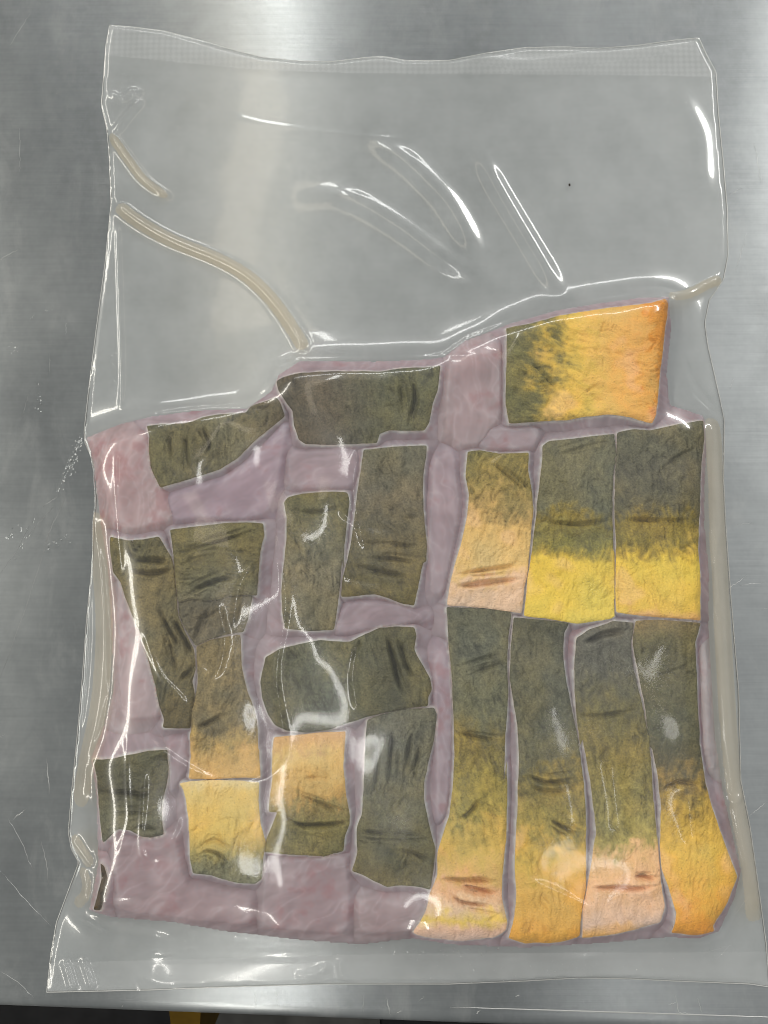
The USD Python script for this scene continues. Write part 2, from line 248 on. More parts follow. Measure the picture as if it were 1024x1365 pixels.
piece('wide rounded dark olive fish piece lying sideways in the centre',
 z7((80,570),(90,520),(100,470),(160,437),(240,417),(320,402),(380,407),(440,407),(500,377),(530,366),(560,352),(620,347),(700,350),(710,385),(700,440),(720,480),(745,520),(765,560),(772,600),(755,630),(755,665),(690,672),(600,690),(510,710),(430,735),(350,765),(270,775),(190,765),(140,745),(110,700),(90,640)),
 ((345,910),(575,890)), [(0,(92,85,62)),(.35,(92,92,76)),(.6,(102,96,70)),(.78,(82,78,58)),(1,(106,98,66))], [(z7((590,360),(615,480),(650,600),(690,655)),1.1),(z7((640,380),(660,480),(700,560)),.8),(z7((450,520),(460,440),(500,380)),.4)], lift=.5, grain='v')
piece('orange fish piece with a folded olive lower half under the wide rounded one',
 zB((135,190),(240,180),(340,170),(425,165),(420,240),(415,300),(425,420),(440,500),(440,540),(420,590),(415,650),(340,670),(220,665),(95,655),(105,600),(150,490),(115,490),(118,430),(130,350),(130,250)),
 ((410,985),(415,1140)), [(0,(222,176,122)),(.15,(232,194,124)),(.4,(212,168,94)),(.55,(150,128,78)),(.72,(124,112,66)),(1,(118,108,66))], [(zB((150,490),(200,522),(250,550),(340,548),(440,537)),1.5),(zB((200,410),(300,450),(430,500)),.8),(zB((240,360),(330,355),(400,390)),.5)], rag=.12)
piece('tall grey-olive fish piece with vertical creases at the bottom middle',
 zB((510,120),(560,102),(650,77),(780,72),(790,100),(780,200),(755,300),(740,370),(740,440),(755,520),(775,600),(785,640),(780,720),(765,805),(700,790),(640,785),(590,795),(540,770),(490,745),(448,730),(470,660),(468,600),(470,550),(490,500),(495,400),(500,280),(505,180)),
 ((525,950),(525,1190)), [(0,(102,98,84)),(.3,(110,106,90)),(.6,(102,96,70)),(.8,(92,86,58)),(1,(106,96,66))],
 [(zB((560,150),(550,300),(530,450)),.8),(zB((620,120),(600,300),(590,420)),.9),(zB((690,150),(670,300),(660,450)),.9),(zB((730,200),(690,330),(690,430)),.8),(zB((470,565),(600,590),(760,590)),1.1),(zB((500,590),(620,615),(770,620)),.7),(zB((620,640),(700,660),(770,700)),.8)])
piece('bright orange-yellow fish piece with an olive left end at the top right',
 z5((230,140),(330,120),(400,100),(520,80),(640,65),(700,60),(745,45),(757,60),(750,130),(740,220),(730,320),(720,420),(708,450),(640,430),(560,420),(490,425),(430,440),(330,445),(240,450),(230,380),(232,250)),
 ((675,500),(890,478)), [(0,(102,98,60)),(.15,(116,108,64)),(.24,(150,130,62)),(.33,(204,170,66)),(.42,(240,198,76)),(.6,(240,190,92)),(.9,(238,176,84)),(.94,(232,156,46)),(1,(226,146,36))], [(z5((350,140),(400,210),(410,240)),.5),(z5((300,230),(370,320),(410,360)),.5)], lift=1.0, grain='h', rag=.10)
piece('upright fish piece fading from olive to pale peach, right of the central pink gap',
 z5((105,540),(150,535),(210,545),(305,545),(303,600),(315,660),(322,720),(315,800)) + z8((342,25),(335,110),(325,150),(318,228),(280,222),(200,210),(84,202),(95,130)) + z5((60,926),(85,840),(105,750),(110,680),(100,620)),
 ((660,600),(650,812)), [(0,(124,112,62)),(.2,(140,122,66)),(.38,(170,142,86)),(.52,(226,188,118)),(.75,(234,198,132)),(.88,(232,196,166)),(1,(230,200,180))], [(z8((100,107),(200,98),(335,85)),.9),(z8((95,147),(200,130),(322,118)),1.3),(z5((160,560),(240,620),(310,680)),.8)], rag=.10)
piece('left of two side-by-side fish pieces, olive above and lemon yellow below',
 z5((350,520),(370,505),(480,495),(587,480),(590,550),(582,620),(580,700),(580,760),(580,860)) + z8((606,40),(606,238),(590,245),(490,260),(400,245),(325,235),(335,130)) + z5((330,760),(340,640),(350,560)),
 ((768,570),(765,830)), [(0,(102,98,78)),(.42,(106,102,78)),(.49,(128,112,46)),(.53,(124,114,60)),(.60,(136,124,60)),(.65,(176,152,60)),(.70,(236,204,72)),(1,(240,210,84))], [(z5((332,772),(460,776),(578,768)),.9),(z5((380,560),(480,530),(580,510)),.4)], rag=.05)
piece('right of two side-by-side fish pieces, darker olive above and golden yellow below',
 z5((594,478),(650,465),(700,470),(800,450),(875,440),(878,500),(868,580),(862,680),(860,780),(858,860)) + z8((872,100),(874,250),(760,240),(680,234),(612,224),(609,100),(609,20)) + z5((586,700),(588,600)),
 ((880,565),(880,830)), [(0,(106,100,76)),(.2,(100,92,72)),(.42,(100,92,66)),(.5,(134,114,44)),(.59,(136,118,52)),(.645,(178,150,56)),(.70,(238,204,72)),(.93,(236,198,80)),(1,(216,160,112))], [(z5((600,758),(720,770),(860,778)),.9),(z5((700,640),(780,560),(860,520)),.5)], rag=.05)
piece('leftmost of four tall lower right fish strips, ending in a wrinkled pink fold',
 z8((82,207),(200,212),(282,222),(285,240),(275,300),(272,400),(275,480),(265,600),(262,745)) + zC((287,70),(290,150),(285,300),(275,400),(275,460),(290,530),(285,555),(250,575),(150,582),(60,572),(22,560),(60,500),(70,450),(92,400),(92,330),(110,270),(125,230),(135,150),(140,60)) + z8((105,560),(100,440),(90,320)),
 ((640,808),(630,1250)), [(0,(86,86,72)),(.1,(104,101,84)),(.32,(114,108,80)),(.42,(124,108,58)),(.52,(144,128,62)),(.62,(172,150,74)),(.72,(222,184,90)),(.8,(230,182,110)),(.85,(232,176,130)),(.9,(236,198,164)),(.95,(232,198,96)),(.98,(230,190,170)),(1,(228,196,186))],
 [(zC((92,408),(180,412),(275,410)),1.4),(zC((140,420),(200,440),(275,462)),1.1),(zC((120,440),(160,470),(270,490)),.7),(z8((115,400),(190,370),(270,350)),.5),(z8((120,435),(265,385)),.5),(z8((110,605),(170,610),(255,630)),.8),(zC((150,240),(190,210),(215,160)),.8)], rag=.05)
piece('second from left of the four tall lower right strips, plain golden lower third',
 z8((292,238),(380,247),(465,257),(450,290),(445,350),(455,440),(480,560),(500,650)) + zC((490,20),(497,60),(505,130),(512,250),(512,330),(512,430),(500,490),(492,570),(420,587),(340,590),(292,575),(310,510),(315,450),(310,350),(318,200),(322,80)) + z8((305,600),(290,500),(280,430),(282,330)),
 ((725,825),(730,1255)), [(0,(82,80,64)),(.15,(96,93,76)),(.45,(102,97,72)),(.5,(122,108,60)),(.55,(152,130,70)),(.60,(150,134,74)),(.67,(180,154,76)),(.74,(226,184,80)),(.8,(234,184,90)),(1,(234,170,62))],
 [(zC((330,110),(400,135),(500,120)),1.0),(zC((400,230),(450,270),(505,280)),.9),(zC((335,140),(420,160),(495,150)),.6)], rag=.05)
piece('third tall fish strip with a rolled grey top edge and a peach wrinkled foot',
 z8((488,305),(530,277),(600,250),(668,255),(666,290),(655,320),(665,400),(690,500),(708,600)) + zC((690,0),(695,60),(700,130),(710,250),(718,330),(725,420),(735,480),(720,530),(650,550),(570,565),(500,575),(502,490),(514,440),(530,350),(540,280),(530,180),(515,80),(502,10)) + z8((500,640),(490,570),(480,470),(482,370)),
 ((805,825),(830,1250)), [(0,(108,101,90)),(.15,(104,99,86)),(.28,(108,99,64)),(.45,(130,115,62)),(.6,(140,128,76)),(.71,(176,158,90)),(.75,(230,188,136)),(.85,(234,188,146)),(.95,(230,194,174)),(1,(232,178,84))],
 [(zC((515,435),(600,430),(660,440),(728,425)),1.5),(zC((640,400),(725,407)),1.0),(z8((500,322),(560,302),(620,285),(666,292)),1.5),(z8((482,545),(580,550),(690,525)),.8)], rag=.04)
piece('rightmost tall fish strip, ending in a golden pointed tip beside the bag edge',
 z8((672,250),(760,248),(874,257),(855,320),(858,400),(865,520),(870,640)) + zC((835,30),(850,140),(870,210),(900,300),(938,400),(910,480),(870,540),(875,555),(820,565),(752,560),(765,500),(745,430),(725,380),(722,310),(725,200),(712,100),(700,40)) + z8((712,640),(697,500),(672,380),(662,320)),
 ((885,830),(925,1245)), [(0,(124,108,76)),(.06,(104,95,64)),(.3,(96,92,68)),(.45,(98,87,58)),(.53,(142,116,62)),(.62,(196,160,64)),(.75,(234,192,78)),(.9,(232,178,68)),(1,(228,152,42))],
 [(zC((722,155),(780,132),(842,138)),.9),(z8((700,430),(780,420),(850,380)),.5)], rag=.06)
piece('narrow sliver of dark brown fish skin at the lower left corner of the bag',
 zA((280,575),(297,590),(308,640),(303,700),(285,765),(255,765),(270,700),(284,640)),
 ((130,1150),(130,1215)), [(0,(84,66,48)),(1,(66,52,36))], (), lift=-.8)
L = []
def lump(label, px): L.append(dict(label=label, px=px))
lump('pale pink lump of bare flesh at the upper left corner of the contents', [(133,600),(190,576),(203,622),(217,662),(232,690),(170,705),(145,690)])
lump('mauve bare flesh with slanting fibres below the slanting olive piece', [(222,662),(300,640),(356,596),(380,560),(374,620),(355,682),(330,690),(260,688),(230,694)])
lump('small pink block of bare flesh between the two top middle olive pieces', [(385,603),(470,598),(478,622),(468,648),(400,652),(385,640)])
lump('wide pink slab of bare flesh left of the orange-yellow top right piece', [(600,484),(665,452),(668,550),(640,592),(612,590),(595,560)])
lump('tall pink ridge of bare flesh beside the grey-olive upright piece', [(580,612),(604,600),(612,680),(600,740),(590,792),(577,792),(572,720)])
lump('long translucent pink flesh along the left edge beside the slanting narrow piece', [(155,770),(185,800),(205,880),(212,955),(162,955),(157,870)])
lump('smooth mauve flesh in the lower left corner below the small square piece', [(150,1130),(228,1108),(245,1186),(335,1200),(332,1235),(160,1215)])
lump('mauve flesh mound below the folded orange and olive piece', [(352,1150),(460,1142),(465,1200),(460,1245),(350,1236)])
lump('round mauve flesh end at the bottom middle beside the four strips', [(478,1202),(572,1207),(560,1243),(482,1245)])
lump('narrow pink flesh strip between the tall grey piece and the four strips', [(580,880),(600,850),(603,960),(596,1080),(585,1100),(582,1000)])
lump('pink wedge of flesh above the wide rounded centre piece', [(462,805),(530,805),(568,824),(520,834),(445,844)])
lump('pink flesh bridge above the olive to peach piece at centre right', [(645,572),(720,570),(714,595),(640,597)])
lump('thin pale flesh sliver along the right edge of the four strips', [(941,850),(950,960),(955,1030),(946,1000)])
lump('small mauve flesh gap left of the grey-brown to orange piece', [(222,990),(250,985),(243,1030),(226,1060)])

# ------------------------------------------------------------------ height fields over the table
H = 0.0004
X0, X1, Y0, Y1 = -0.165, 0.165, -0.165, 0.265
gx, gy = np.arange(X0, X1, H), np.arange(Y0, Y1, H)
GX, GY = np.meshgrid(gx, gy)
def inside(poly):
    b = poly.bounds; m = np.zeros(GX.shape, bool)
    i0, i1 = max(0, int((b[0] - X0) / H)), int((b[2] - X0) / H) + 2; j0, j1 = max(0, int((b[1] - Y0) / H)), int((b[3] - Y0) / H) + 2
    sub = (slice(j0, j1), slice(i0, i1)); m[sub] = shapely.contains_xy(poly, GX[sub], GY[sub]); return m
def dist(mask): return ndi.distance_transform_edt(mask) * H
def sample(f, xy): return ndi.map_coordinates(f, [(xy[:, 1] - Y0) / H, (xy[:, 0] - X0) / H], order=1, mode='nearest')
def rnd(sx, sy, seed):
    f = ndi.gaussian_filter(np.random.default_rng(seed).standard_normal(GX.shape), (sy / H, sx / H)); return f / f.std()
def linefield(pts, w, taper=0.25, flat=1.0):
    """Falls from 1 on the line to 0 beside it, tapering at the ends (w in metres)."""
    out = np.zeros(GX.shape); q = np.asarray(pts); seg = np.linalg.norm(np.diff(q, axis=0), axis=1); tot = seg.sum(); m = 4 * w
    k = max(8, int(tot / 0.002)); t = np.linspace(0, tot, k); c = np.r_[0, np.cumsum(seg)]
    q = np.stack([np.interp(t, c, q[:, 0]), np.interp(t, c, q[:, 1])], 1)
    q = np.vstack([q[:1], ndi.gaussian_filter1d(q, max(1.0, k / 18), axis=0, mode='nearest')[1:-1], q[-1:]])
    i0, i1 = max(0, int((q[:, 0].min() - m - X0) / H)), int((q[:, 0].max() + m - X0) / H) + 2; j0, j1 = max(0, int((q[:, 1].min() - m - Y0) / H)), int((q[:, 1].max() + m - Y0) / H) + 2
    sub = (slice(j0, j1), slice(i0, i1)); x, y = GX[sub], GY[sub]
    best, bt = np.full(x.shape, 9.0), np.zeros(x.shape)
    for a in range(len(q) - 1):
        d = q[a + 1] - q[a]; l2 = d @ d + 1e-18; u = np.clip(((x - q[a, 0]) * d[0] + (y - q[a, 1]) * d[1]) / l2, 0, 1)
        r = (x - q[a, 0] - u * d[0]) ** 2 + (y - q[a, 1] - u * d[1]) ** 2; c2 = r < best; best[c2] = r[c2]; bt[c2] = (a + u[c2]) / (len(q) - 1)
    tp = np.clip(np.minimum(bt, 1 - bt) / max(taper, 1e-6), 0, 1) if taper else 1.0
    tp = tp * tp * (3 - 2 * tp) if taper else 1.0
    out[sub] = np.exp(-(best / w ** 2) ** flat) * tp; return out
mm = 1e-3
mass = Polygon(unproj(MASS, 0.0015)).buffer(0); bag = Polygon(unproj(BAG, 0.0004)).buffer(0)
md = dist(inside(mass))
RAD, TH = 0.011, 0.0085
u = np.clip(md / RAD, 0, 1); T = 0.0008 + TH * np.sqrt(np.clip(1 - (1 - u) ** 2, 0, 1)); T[md <= 0] = 0
lows = rnd(0.012, 0.012, 1)
T = np.where(md > 0, T + lows * 0.0007 * np.clip(md / 0.008, 0, 1), 0)
def place(px):
    a = unproj(px, 0.008)
    for _ in range(3): a = np.vstack([unproj([p], float(sample(T, q[None])[0]) + 0.0008) for p, q in zip(px, a)])
    return a
def smooth_ring(a, s=0.6, n=None, jag=0.0, seed=0):
    """Resamples a closed outline, rounds its corners a little and roughens its cut edge."""
    q = np.vstack([a, a[:1]]); l = np.r_[0, np.cumsum(np.linalg.norm(np.diff(q, axis=0), axis=1))]
    n = n or int(l[-1] / 0.0005); t = np.linspace(0, l[-1], n, endpoint=False)
    r = np.stack([np.interp(t, l, q[:, k]) for k in (0, 1)], 1); r = ndi.gaussian_filter1d(r, s * mm / (l[-1] / n), axis=0, mode='wrap')
    if jag:
        g = np.random.default_rng(seed); e = ndi.gaussian_filter1d(g.standard_normal(n), 1.3, mode='wrap') * .7 + ndi.gaussian_filter1d(g.standard_normal(n), 5, mode='wrap') * 2
        d = np.roll(r, -1, 0) - np.roll(r, 1, 0); d /= np.linalg.norm(d, axis=1)[:, None] + 1e-12
        r = r + np.stack([-d[:, 1], d[:, 0]], 1) * (e * jag)[:, None]
    return Polygon(r).buffer(0)
big = lambda p: max(getattr(p, 'geoms', [p]), key=lambda g: g.area)
for i, p in enumerate(P): p['poly'] = big(smooth_ring(place(p['px']), 0.45, jag=0.00010, seed=40 + i))
for i, p in enumerate(P):     # small extra wrinkles along each skin's grain
    g = np.random.default_rng(900 + i); b = p['poly'].bounds; nw = 0
    while nw < 9:
        c = np.array([g.uniform(b[0], b[2]), g.uniform(b[1], b[3])])
        if not p['poly'].buffer(-0.001).contains(shapely.Point(c)): continue
        th = g.normal(math.pi / 2 if (p['grain'] == 'v') == (nw % 3 > 0) else 0, 0.35); ln = g.uniform(0.003, 0.008); t = np.linspace(-1, 1, 6)[:, None]
        p.setdefault('fine', []).append((c + t * ln / 2 * np.array([math.cos(th), math.sin(th)]) + (t ** 2) * g.normal(0, 0.0007, 2), g.uniform(.25, .55))); nw += 1
for i, p in enumerate(L): p['poly'] = big(smooth_ring(place(p['px']), 2.0))
ALL = P + L
taken = None
for p in sorted(ALL, key=lambda q: -q.get('lift', -5)):
    seed = p['poly'] if taken is None else big(p['poly'].difference(taken.buffer(0.0003)))
    p['seed'] = seed; taken = p['poly'] if taken is None else taken.union(p['poly'])
pts, own = [], []
for i, p in enumerate(ALL):
    r = np.array(p['seed'].buffer(-0.0002).exterior.coords if p['seed'].buffer(-0.0002).geom_type == 'Polygon' else p['seed'].exterior.coords)
    r = np.array(LineString(r).segmentize(0.001).coords)[:-1][::2]
    pts.append(r); own += [i] * len(r)
pts = np.vstack(pts); own = np.array(own)
vor = shapely.get_parts(shapely.voronoi_polygons(MultiPoint(pts), extend_to=mass.buffer(0.02)))
from scipy.spatial import cKDTree
kd = cKDTree(pts); cells = {}
tree = shapely.STRtree(vor); qi = tree.query(shapely.points(pts), predicate='within')
for a, b in qi.T: cells.setdefault(own[a], []).append(vor[b])
dist_to, nearest = np.full(GX.shape, 9.0), None
D1, D2 = np.full(GX.shape, 9.0), np.full(GX.shape, 9.0)
for i, p in enumerate(ALL):
    p['cell'] = big(shapely.union_all(cells[i]).union(p['seed']).intersection(mass))
    p['in'] = inside(p['poly']); d = dist(~inside(p['seed']))
    D2 = np.where(d < D1, D1, np.minimum(D2, d)); D1 = np.minimum(D1, d)
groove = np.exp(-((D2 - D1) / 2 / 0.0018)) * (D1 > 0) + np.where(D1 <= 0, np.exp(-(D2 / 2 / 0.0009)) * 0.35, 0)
edge_in = np.clip(md / 0.004, 0, 1)
fib = rnd(0.0012, 0.0012, 3) * 0.00010 + rnd(0.003, 0.003, 4) * 0.00030
TF = np.where(md > 0, T - (0.0021 * (1 - np.exp(-np.clip(D1 - 0.0006, 0, 1) / 0.0020)) + 0.0007 * groove) * edge_in + fib * edge_in, 0)
TF = np.maximum(TF, np.where(md > 0, 0.0005, 0))
grainv = rnd(0.0005, 0.004, 5); grainh = rnd(0.004, 0.0006, 6); bumps = rnd(0.0012, 0.0012, 8); fold = rnd(0.0035, 0.0035, 9)
C = TF.copy()
PXX = lambda: None
for p in P:
    din = dist(p['in']); w = np.clip(din / 0.0015, 0, 1)
    g = grainv if p['grain'] == 'v' else grainh
    s = TF + 0.0002 + p['lift'] * mm * np.clip(din / 0.004 + .4, 0, 1) + 0.0007 * (1 - np.exp(-din / 0.0006)) + w * (g * 0.00007 + bumps * 0.00013 + fold * 0.00018)
    cut = np.zeros(GX.shape); gc = np.random.default_rng(500 + len(p['label']))
    for c, dep in p['creases']:       # each crease is a deep irregular fold with two finer ones beside it
        q = place(c); t = np.linspace(0, 1, 9); q = np.stack([np.interp(t, np.linspace(0, 1, len(q)), q[:, k]) for k in (0, 1)], 1)
        for sub in range(3):
            o = q + np.cumsum(gc.normal(0, .00022, (9, 2)), axis=0) + (gc.normal(0, .0011, 2) if sub else 0)
            o = o if not sub else o[gc.integers(0, 3):9 - gc.integers(0, 3)]
            cut = np.maximum(cut, linefield(o, [.00062, .00046, .00040][sub], .4) * dep * [3.4, 1.9, 1.4][sub] * mm * np.clip(1 + .35 * fold, .3, 1.4))
        s += linefield(q, 0.0024, 0.3) * dep * mm * 0.32
    s -= np.minimum(cut, 0.0036)
    for q, dep in p['fine']: s -= linefield(q, 0.00045, 0.4) * dep * mm * 1.4 * w
    s = np.maximum(s, 0.0005)
    p['z'] = np.where(ndi.binary_dilation(p['in'], iterations=3), s, TF); C = np.where(p['in'], np.maximum(C, s), C)

# the film: drawn tight over the contents, with folds where it is loose
def ridge(px, h, w, taper=0.25, z=0.001, flat=1.0): return linefield(unproj(px, z), w * mm, taper, flat) * h * mm
wr = np.zeros(GX.shape); foldf = np.zeros(GX.shape)
for a in [([(148,266),(180,294),(230,322),(290,344),(330,365),(365,400),(395,445),(412,478)],2.6,2.3,.06,.002,1.3),
          ([(142,172),(165,205),(190,240),(214,258),(232,266)],1.8,1.5,.2), ([(143,120),(160,135),(178,118),(190,128)],.9,1.6,.2), ([(150,180),(172,150),(190,130)],.9,1.6,.2),
          ([(632,190),(660,245),(700,312),(735,372),(750,410)],1.6,3.8,.25,.001,1.2),
          ([(480,180),(545,215),(600,270),(632,330),(650,380)],1.95,5.0,.3), ([(380,262),(470,262),(540,305),(600,352),(645,372),(710,390)],1.85,4.8,.3),
          ([(300,150),(350,164),(430,175),(505,183),(540,186)],.28,.6,.1), ([(156,290),(160,420),(164,556)],.45,.8,.1),
          ([(132,670),(140,740),(146,830),(140,930),(122,1020),(108,1090)],1.9,2.9,.1), ([(122,690),(122,800),(116,900),(106,1000)],.9,1.2,.2),
          ([(97,1110),(115,1130),(132,1150)],2.0,1.8,.2), ([(110,1150),(125,1165),(122,1190),(100,1205)],1.6,1.6,.2), ([(92,1205),(150,1232),(240,1248)],1.0,2.2,.2),
          ([(941,540),(948,600),(950,700),(958,830),(966,980),(978,1080),(995,1160),(1008,1250)],2.0,3.1,.05,.002,1.2),
          ([(880,405),(915,395),(945,378),(966,370)],1.4,1.6,.15), ([(900,470),(925,520),(962,560)],.9,1.6,.2), ([(950,700),(935,790),(945,830)],.6,1.2,.2), ([(948,1060),(968,1065),(985,1050)],1.0,1.4,.2),
          ([(85,1278),(92,1300),(98,1325)],.9,1.2,.1), ([(110,1275),(118,1300),(124,1322)],.8,1.0,.1), ([(395,1302),(420,1296),(445,1280)],.9,1.6,.2), ([(452,1272),(456,1295),(464,1310)],.9,1.2,.2),
          ([(772,1262),(775,1290),(772,1310)],.9,5,.1), ([(680,1268),(682,1292),(680,1312)],.7,4,.1), ([(195,1265),(200,1290),(195,1310)],.5,5,.1),
          ([(560,70),(700,90),(940,60)],.8,4,.2), ([(150,60),(300,75),(480,92)],.6,4,.2), ([(820,120),(850,180),(900,240)],.5,5,.3), ([(700,150),(760,210),(800,330)],.5,9,.3), ([(900,110),(935,180),(940,280)],.7,4,.3)]:
    q = ridge(*a); wr = np.maximum(wr, 0) + q
    if a[1] >= 1.3 and a[2] < 3.2 and a[0][0][0] not in (632,): foldf = np.maximum(foldf, q / (a[1] * mm))
WELD = [(60,1279),(250,1274),(500,1267),(760,1265),(1030,1264)]
wr += ridge(WELD, .35, .45, 0) + ridge([(a, b + 5) for a, b in WELD], .25, .4, 0)
bd = dist(inside(bag)); eb = np.clip(bd / 0.0025, 0, 1); eb = eb * eb * (3 - 2 * eb)
loose = np.exp(-np.maximum(C - 0.001, 0) / 0.002)
wr += loose * np.clip(rnd(0.016, 0.022, 11) * 0.00016 + rnd(0.005, 0.006, 12) * 0.00002 + 0.0005, 0, None)
outm = dist(md <= 0)
CS = ndi.gaussian_filter(ndi.maximum_filter(C, size=5), 4)
FF = CS.copy()
for k in (13, 12, 11, 10, 9, 8): FF = np.maximum(ndi.gaussian_filter(FF, k), CS)
FF = ndi.gaussian_filter(FF, 9) + 0.0006 * ndi.gaussian_filter(np.clip(md / 0.003, 0, 1), 6)
content_wr = np.zeros(GX.shape)   # fine folds of the film over the contents
for a in [([(368,690),(376,740),(384,800),(380,850),(362,885),(372,940),(386,990),(380,1020),(350,1042),(290,1045),(240,1020),(205,985),(165,970)],.45,.9,.08,.010),
          ([(290,800),(302,850),(292,900),(275,905),(262,880)],.5,1.2,.15,.010), ([(192,840),(215,900),(255,942)],.45,.9,.15,.009), ([(160,600),(160,700),(165,760),(162,770)],.4,.8,.1,.007), ([(172,975),(175,1050),(178,1090),(160,1140)],.35,.8,.1,.008),
          ([(196,1018),(193,1080),(188,1140),(200,1152),(225,1130),(245,1080)],.4,.9,.1,.009), ([(450,680),(480,700),(520,708),(545,700)],.5,1.1,.15,.011), ([(480,595),(470,640),(478,700),(490,740)],.4,.9,.15,.011),
          ([(650,620),(690,600),(740,555),(780,530)],.4,.8,.1,.011), ([(868,405),(855,480),(852,520),(862,560)],.5,1.4,.15,.010), ([(455,770),(480,775),(520,780)],.4,.9,.2,.011), ([(480,850),(470,900),(478,950)],.35,.9,.2,.010), ([(815,1000),(825,1080),(830,1120)],.7,3.5,.2,.010), ([(915,1050),(920,1100),(925,1130)],.6,2.5,.2,.010),
          ([(680,1160),(740,1185),(790,1210)],.3,.8,.2,.010), ([(590,470),(625,478),(665,470)],.3,.8,.2,.008), ([(350,740),(320,780),(310,840)],.35,.8,.2,.010)]:
    content_wr += ridge(*a)
FILM = 0.0004 + np.maximum(FF, 0) + (wr + content_wr * 0.7)
FILM = ndi.gaussian_filter(FILM, 1.0)
FILM = 0.0004 + np.maximum(FILM - 0.0004, 0) * eb
for k in (25, 17, 9):
    lack = np.where(C > 0.0007, np.maximum(ndi.gaussian_filter(C, 2.0) + 0.00025 - FILM, 0), 0); FILM = FILM + ndi.gaussian_filter(ndi.maximum_filter(lack, size=k), k / 3)

# ------------------------------------------------------------------ meshes from outlines
def grid_mesh(poly, step, ring_step=None):
    ring = np.array(LineString(poly.exterior.coords).segmentize(ring_step or step).coords)[:-1]
    b = poly.bounds; xs, ys = np.arange(b[0], b[2], step), np.arange(b[1], b[3], step * 0.92)
    a, c = np.meshgrid(xs, ys); a = a + (np.arange(len(ys)) % 2)[:, None] * step / 2
    q = np.c_[a.ravel(), c.ravel()]; q = q[shapely.contains_xy(poly.buffer(-0.35 * step), q[:, 0], q[:, 1])]
    v = np.vstack([ring, q]); t = Delaunay(v).simplices; cen = v[t].mean(1); t = t[shapely.contains_xy(poly, cen[:, 0], cen[:, 1])]
    d1, d2 = v[t[:, 1]] - v[t[:, 0]], v[t[:, 2]] - v[t[:, 0]]; cr = d1[:, 0] * d2[:, 1] - d1[:, 1] * d2[:, 0]
    t = t[np.abs(cr) > 1e-13]; cr = cr[np.abs(cr) > 1e-13]; t[cr < 0] = t[cr < 0][:, ::-1]
    return v, t, len(ring)
def skirt(v3, f, nr, zlow):
    top = v3[:nr].copy(); low = top.copy(); low[:, 2] = np.minimum(zlow, low[:, 2] - 1e-5); i = np.arange(nr) + len(v3); j = (np.arange(nr) + 1) % nr + len(v3); n0 = nr
    ccw = shapely.LinearRing(v3[:nr, :2]).is_ccw
    a = np.c_[i, n0 + i, n0 + j], np.c_[i, n0 + j, j]     # the side wall has vertices of its own, so the cut edge stays crisp
    s = np.vstack(a); s = s if ccw else s[:, ::-1]
    return np.vstack([v3, top, low]), np.vstack([f, s])
def topx(v3):
    """World points -> the photograph's coordinates, for the colour zones traced from it."""
    x, y, z = v3[:, 0], v3[:, 1], v3[:, 2] - HCAM; dep = y * st - z * ct
    return np.stack([512 + FPX * x / dep, 682.5 - FPX * (y * ct + z * st) / dep], 1)
blot = [rnd(0.0006, 0.0006, 21), rnd(0.0018, 0.0018, 22), rnd(0.005, 0.005, 23), rnd(0.0005, 0.003, 24), rnd(0.003, 0.0005, 25)]
G = 'skin-on fish pieces in the bag'
near_skin = np.full(GX.shape, 9.0)
for p in P: near_skin = np.minimum(near_skin, dist(~inside(p['seed'])))
def warped(xy, ang, sx, sy, seed, warp=1.0):
    """Smooth noise stretched sx by sy metres along the direction ang, bent so that it never runs straight."""
    o = np.full(len(xy), seed * 1.37); k = xy / 0.007
    d = np.stack([meshkit.fbm(np.c_[k, o], 2, seed), meshkit.fbm(np.c_[k, o + 9], 2, seed)], 1) - 0.5
    q = xy + d * 0.006 * warp; ca, sa = math.cos(ang), math.sin(ang)
    return meshkit.fbm(np.c_[(q[:, 0] * ca + q[:, 1] * sa) / sx, (-q[:, 0] * sa + q[:, 1] * ca) / sy, o], 2, seed + 3)
def thin_lines(n, p): return np.clip(1 - np.abs(2 * n - 1) * 1.6, 0, 1) ** p
def flesh_tint(v3, base, seed, ang):
    xy = v3[:, :2]; d = sample(near_skin, xy)[:, None]; o = np.full(len(xy), seed * 2.1)
    m0 = meshkit.fbm(np.c_[xy / 0.009, o], 3, seed)[:, None] - .5; m1 = meshkit.fbm(np.c_[xy / 0.0025, o], 3, seed + 1)[:, None] - .5
    fb = warped(xy, ang, 0.012, 0.0014, seed)[:, None]; ln = thin_lines(warped(xy, ang + .3, 0.011, 0.0032, seed + 5, 1.6), 4)[:, None]
    c = (lin(base) * np.array([0.86, 0.89, 0.86]) * 0.8 + 0.2 * lin((186, 160, 166))) * 0.77 * np.ones((len(v3), 3))
    c = c * (1 + 0.30 * m0 + 0.18 * m1 + 0.35 * (fb - .5))
    lnm = np.clip(ln * np.clip(.8 + 3 * m0, 0, 1) * .25, 0, .38); c = c * (1 - lnm) + lin((212, 196, 202)) * lnm
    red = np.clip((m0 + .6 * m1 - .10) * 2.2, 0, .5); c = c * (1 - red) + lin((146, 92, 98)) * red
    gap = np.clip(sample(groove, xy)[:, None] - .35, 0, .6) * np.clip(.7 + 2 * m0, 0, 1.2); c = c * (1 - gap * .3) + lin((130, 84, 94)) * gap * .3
    rim = np.exp(-(d / 0.0007) ** 2) * np.clip(.75 + 1.5 * m1, 0.15, 1); c = c * (1 - rim) + lin((232, 220, 214)) * rim
    return np.clip(c, 0.01, 0.95)
allin = np.zeros(GX.shape, bool)
for p in P: allin |= p['in']
TFM = np.maximum(TF - np.clip((dist(allin) - 0.0006) / 0.0008, 0, 1) * 0.0042, 0.0003)
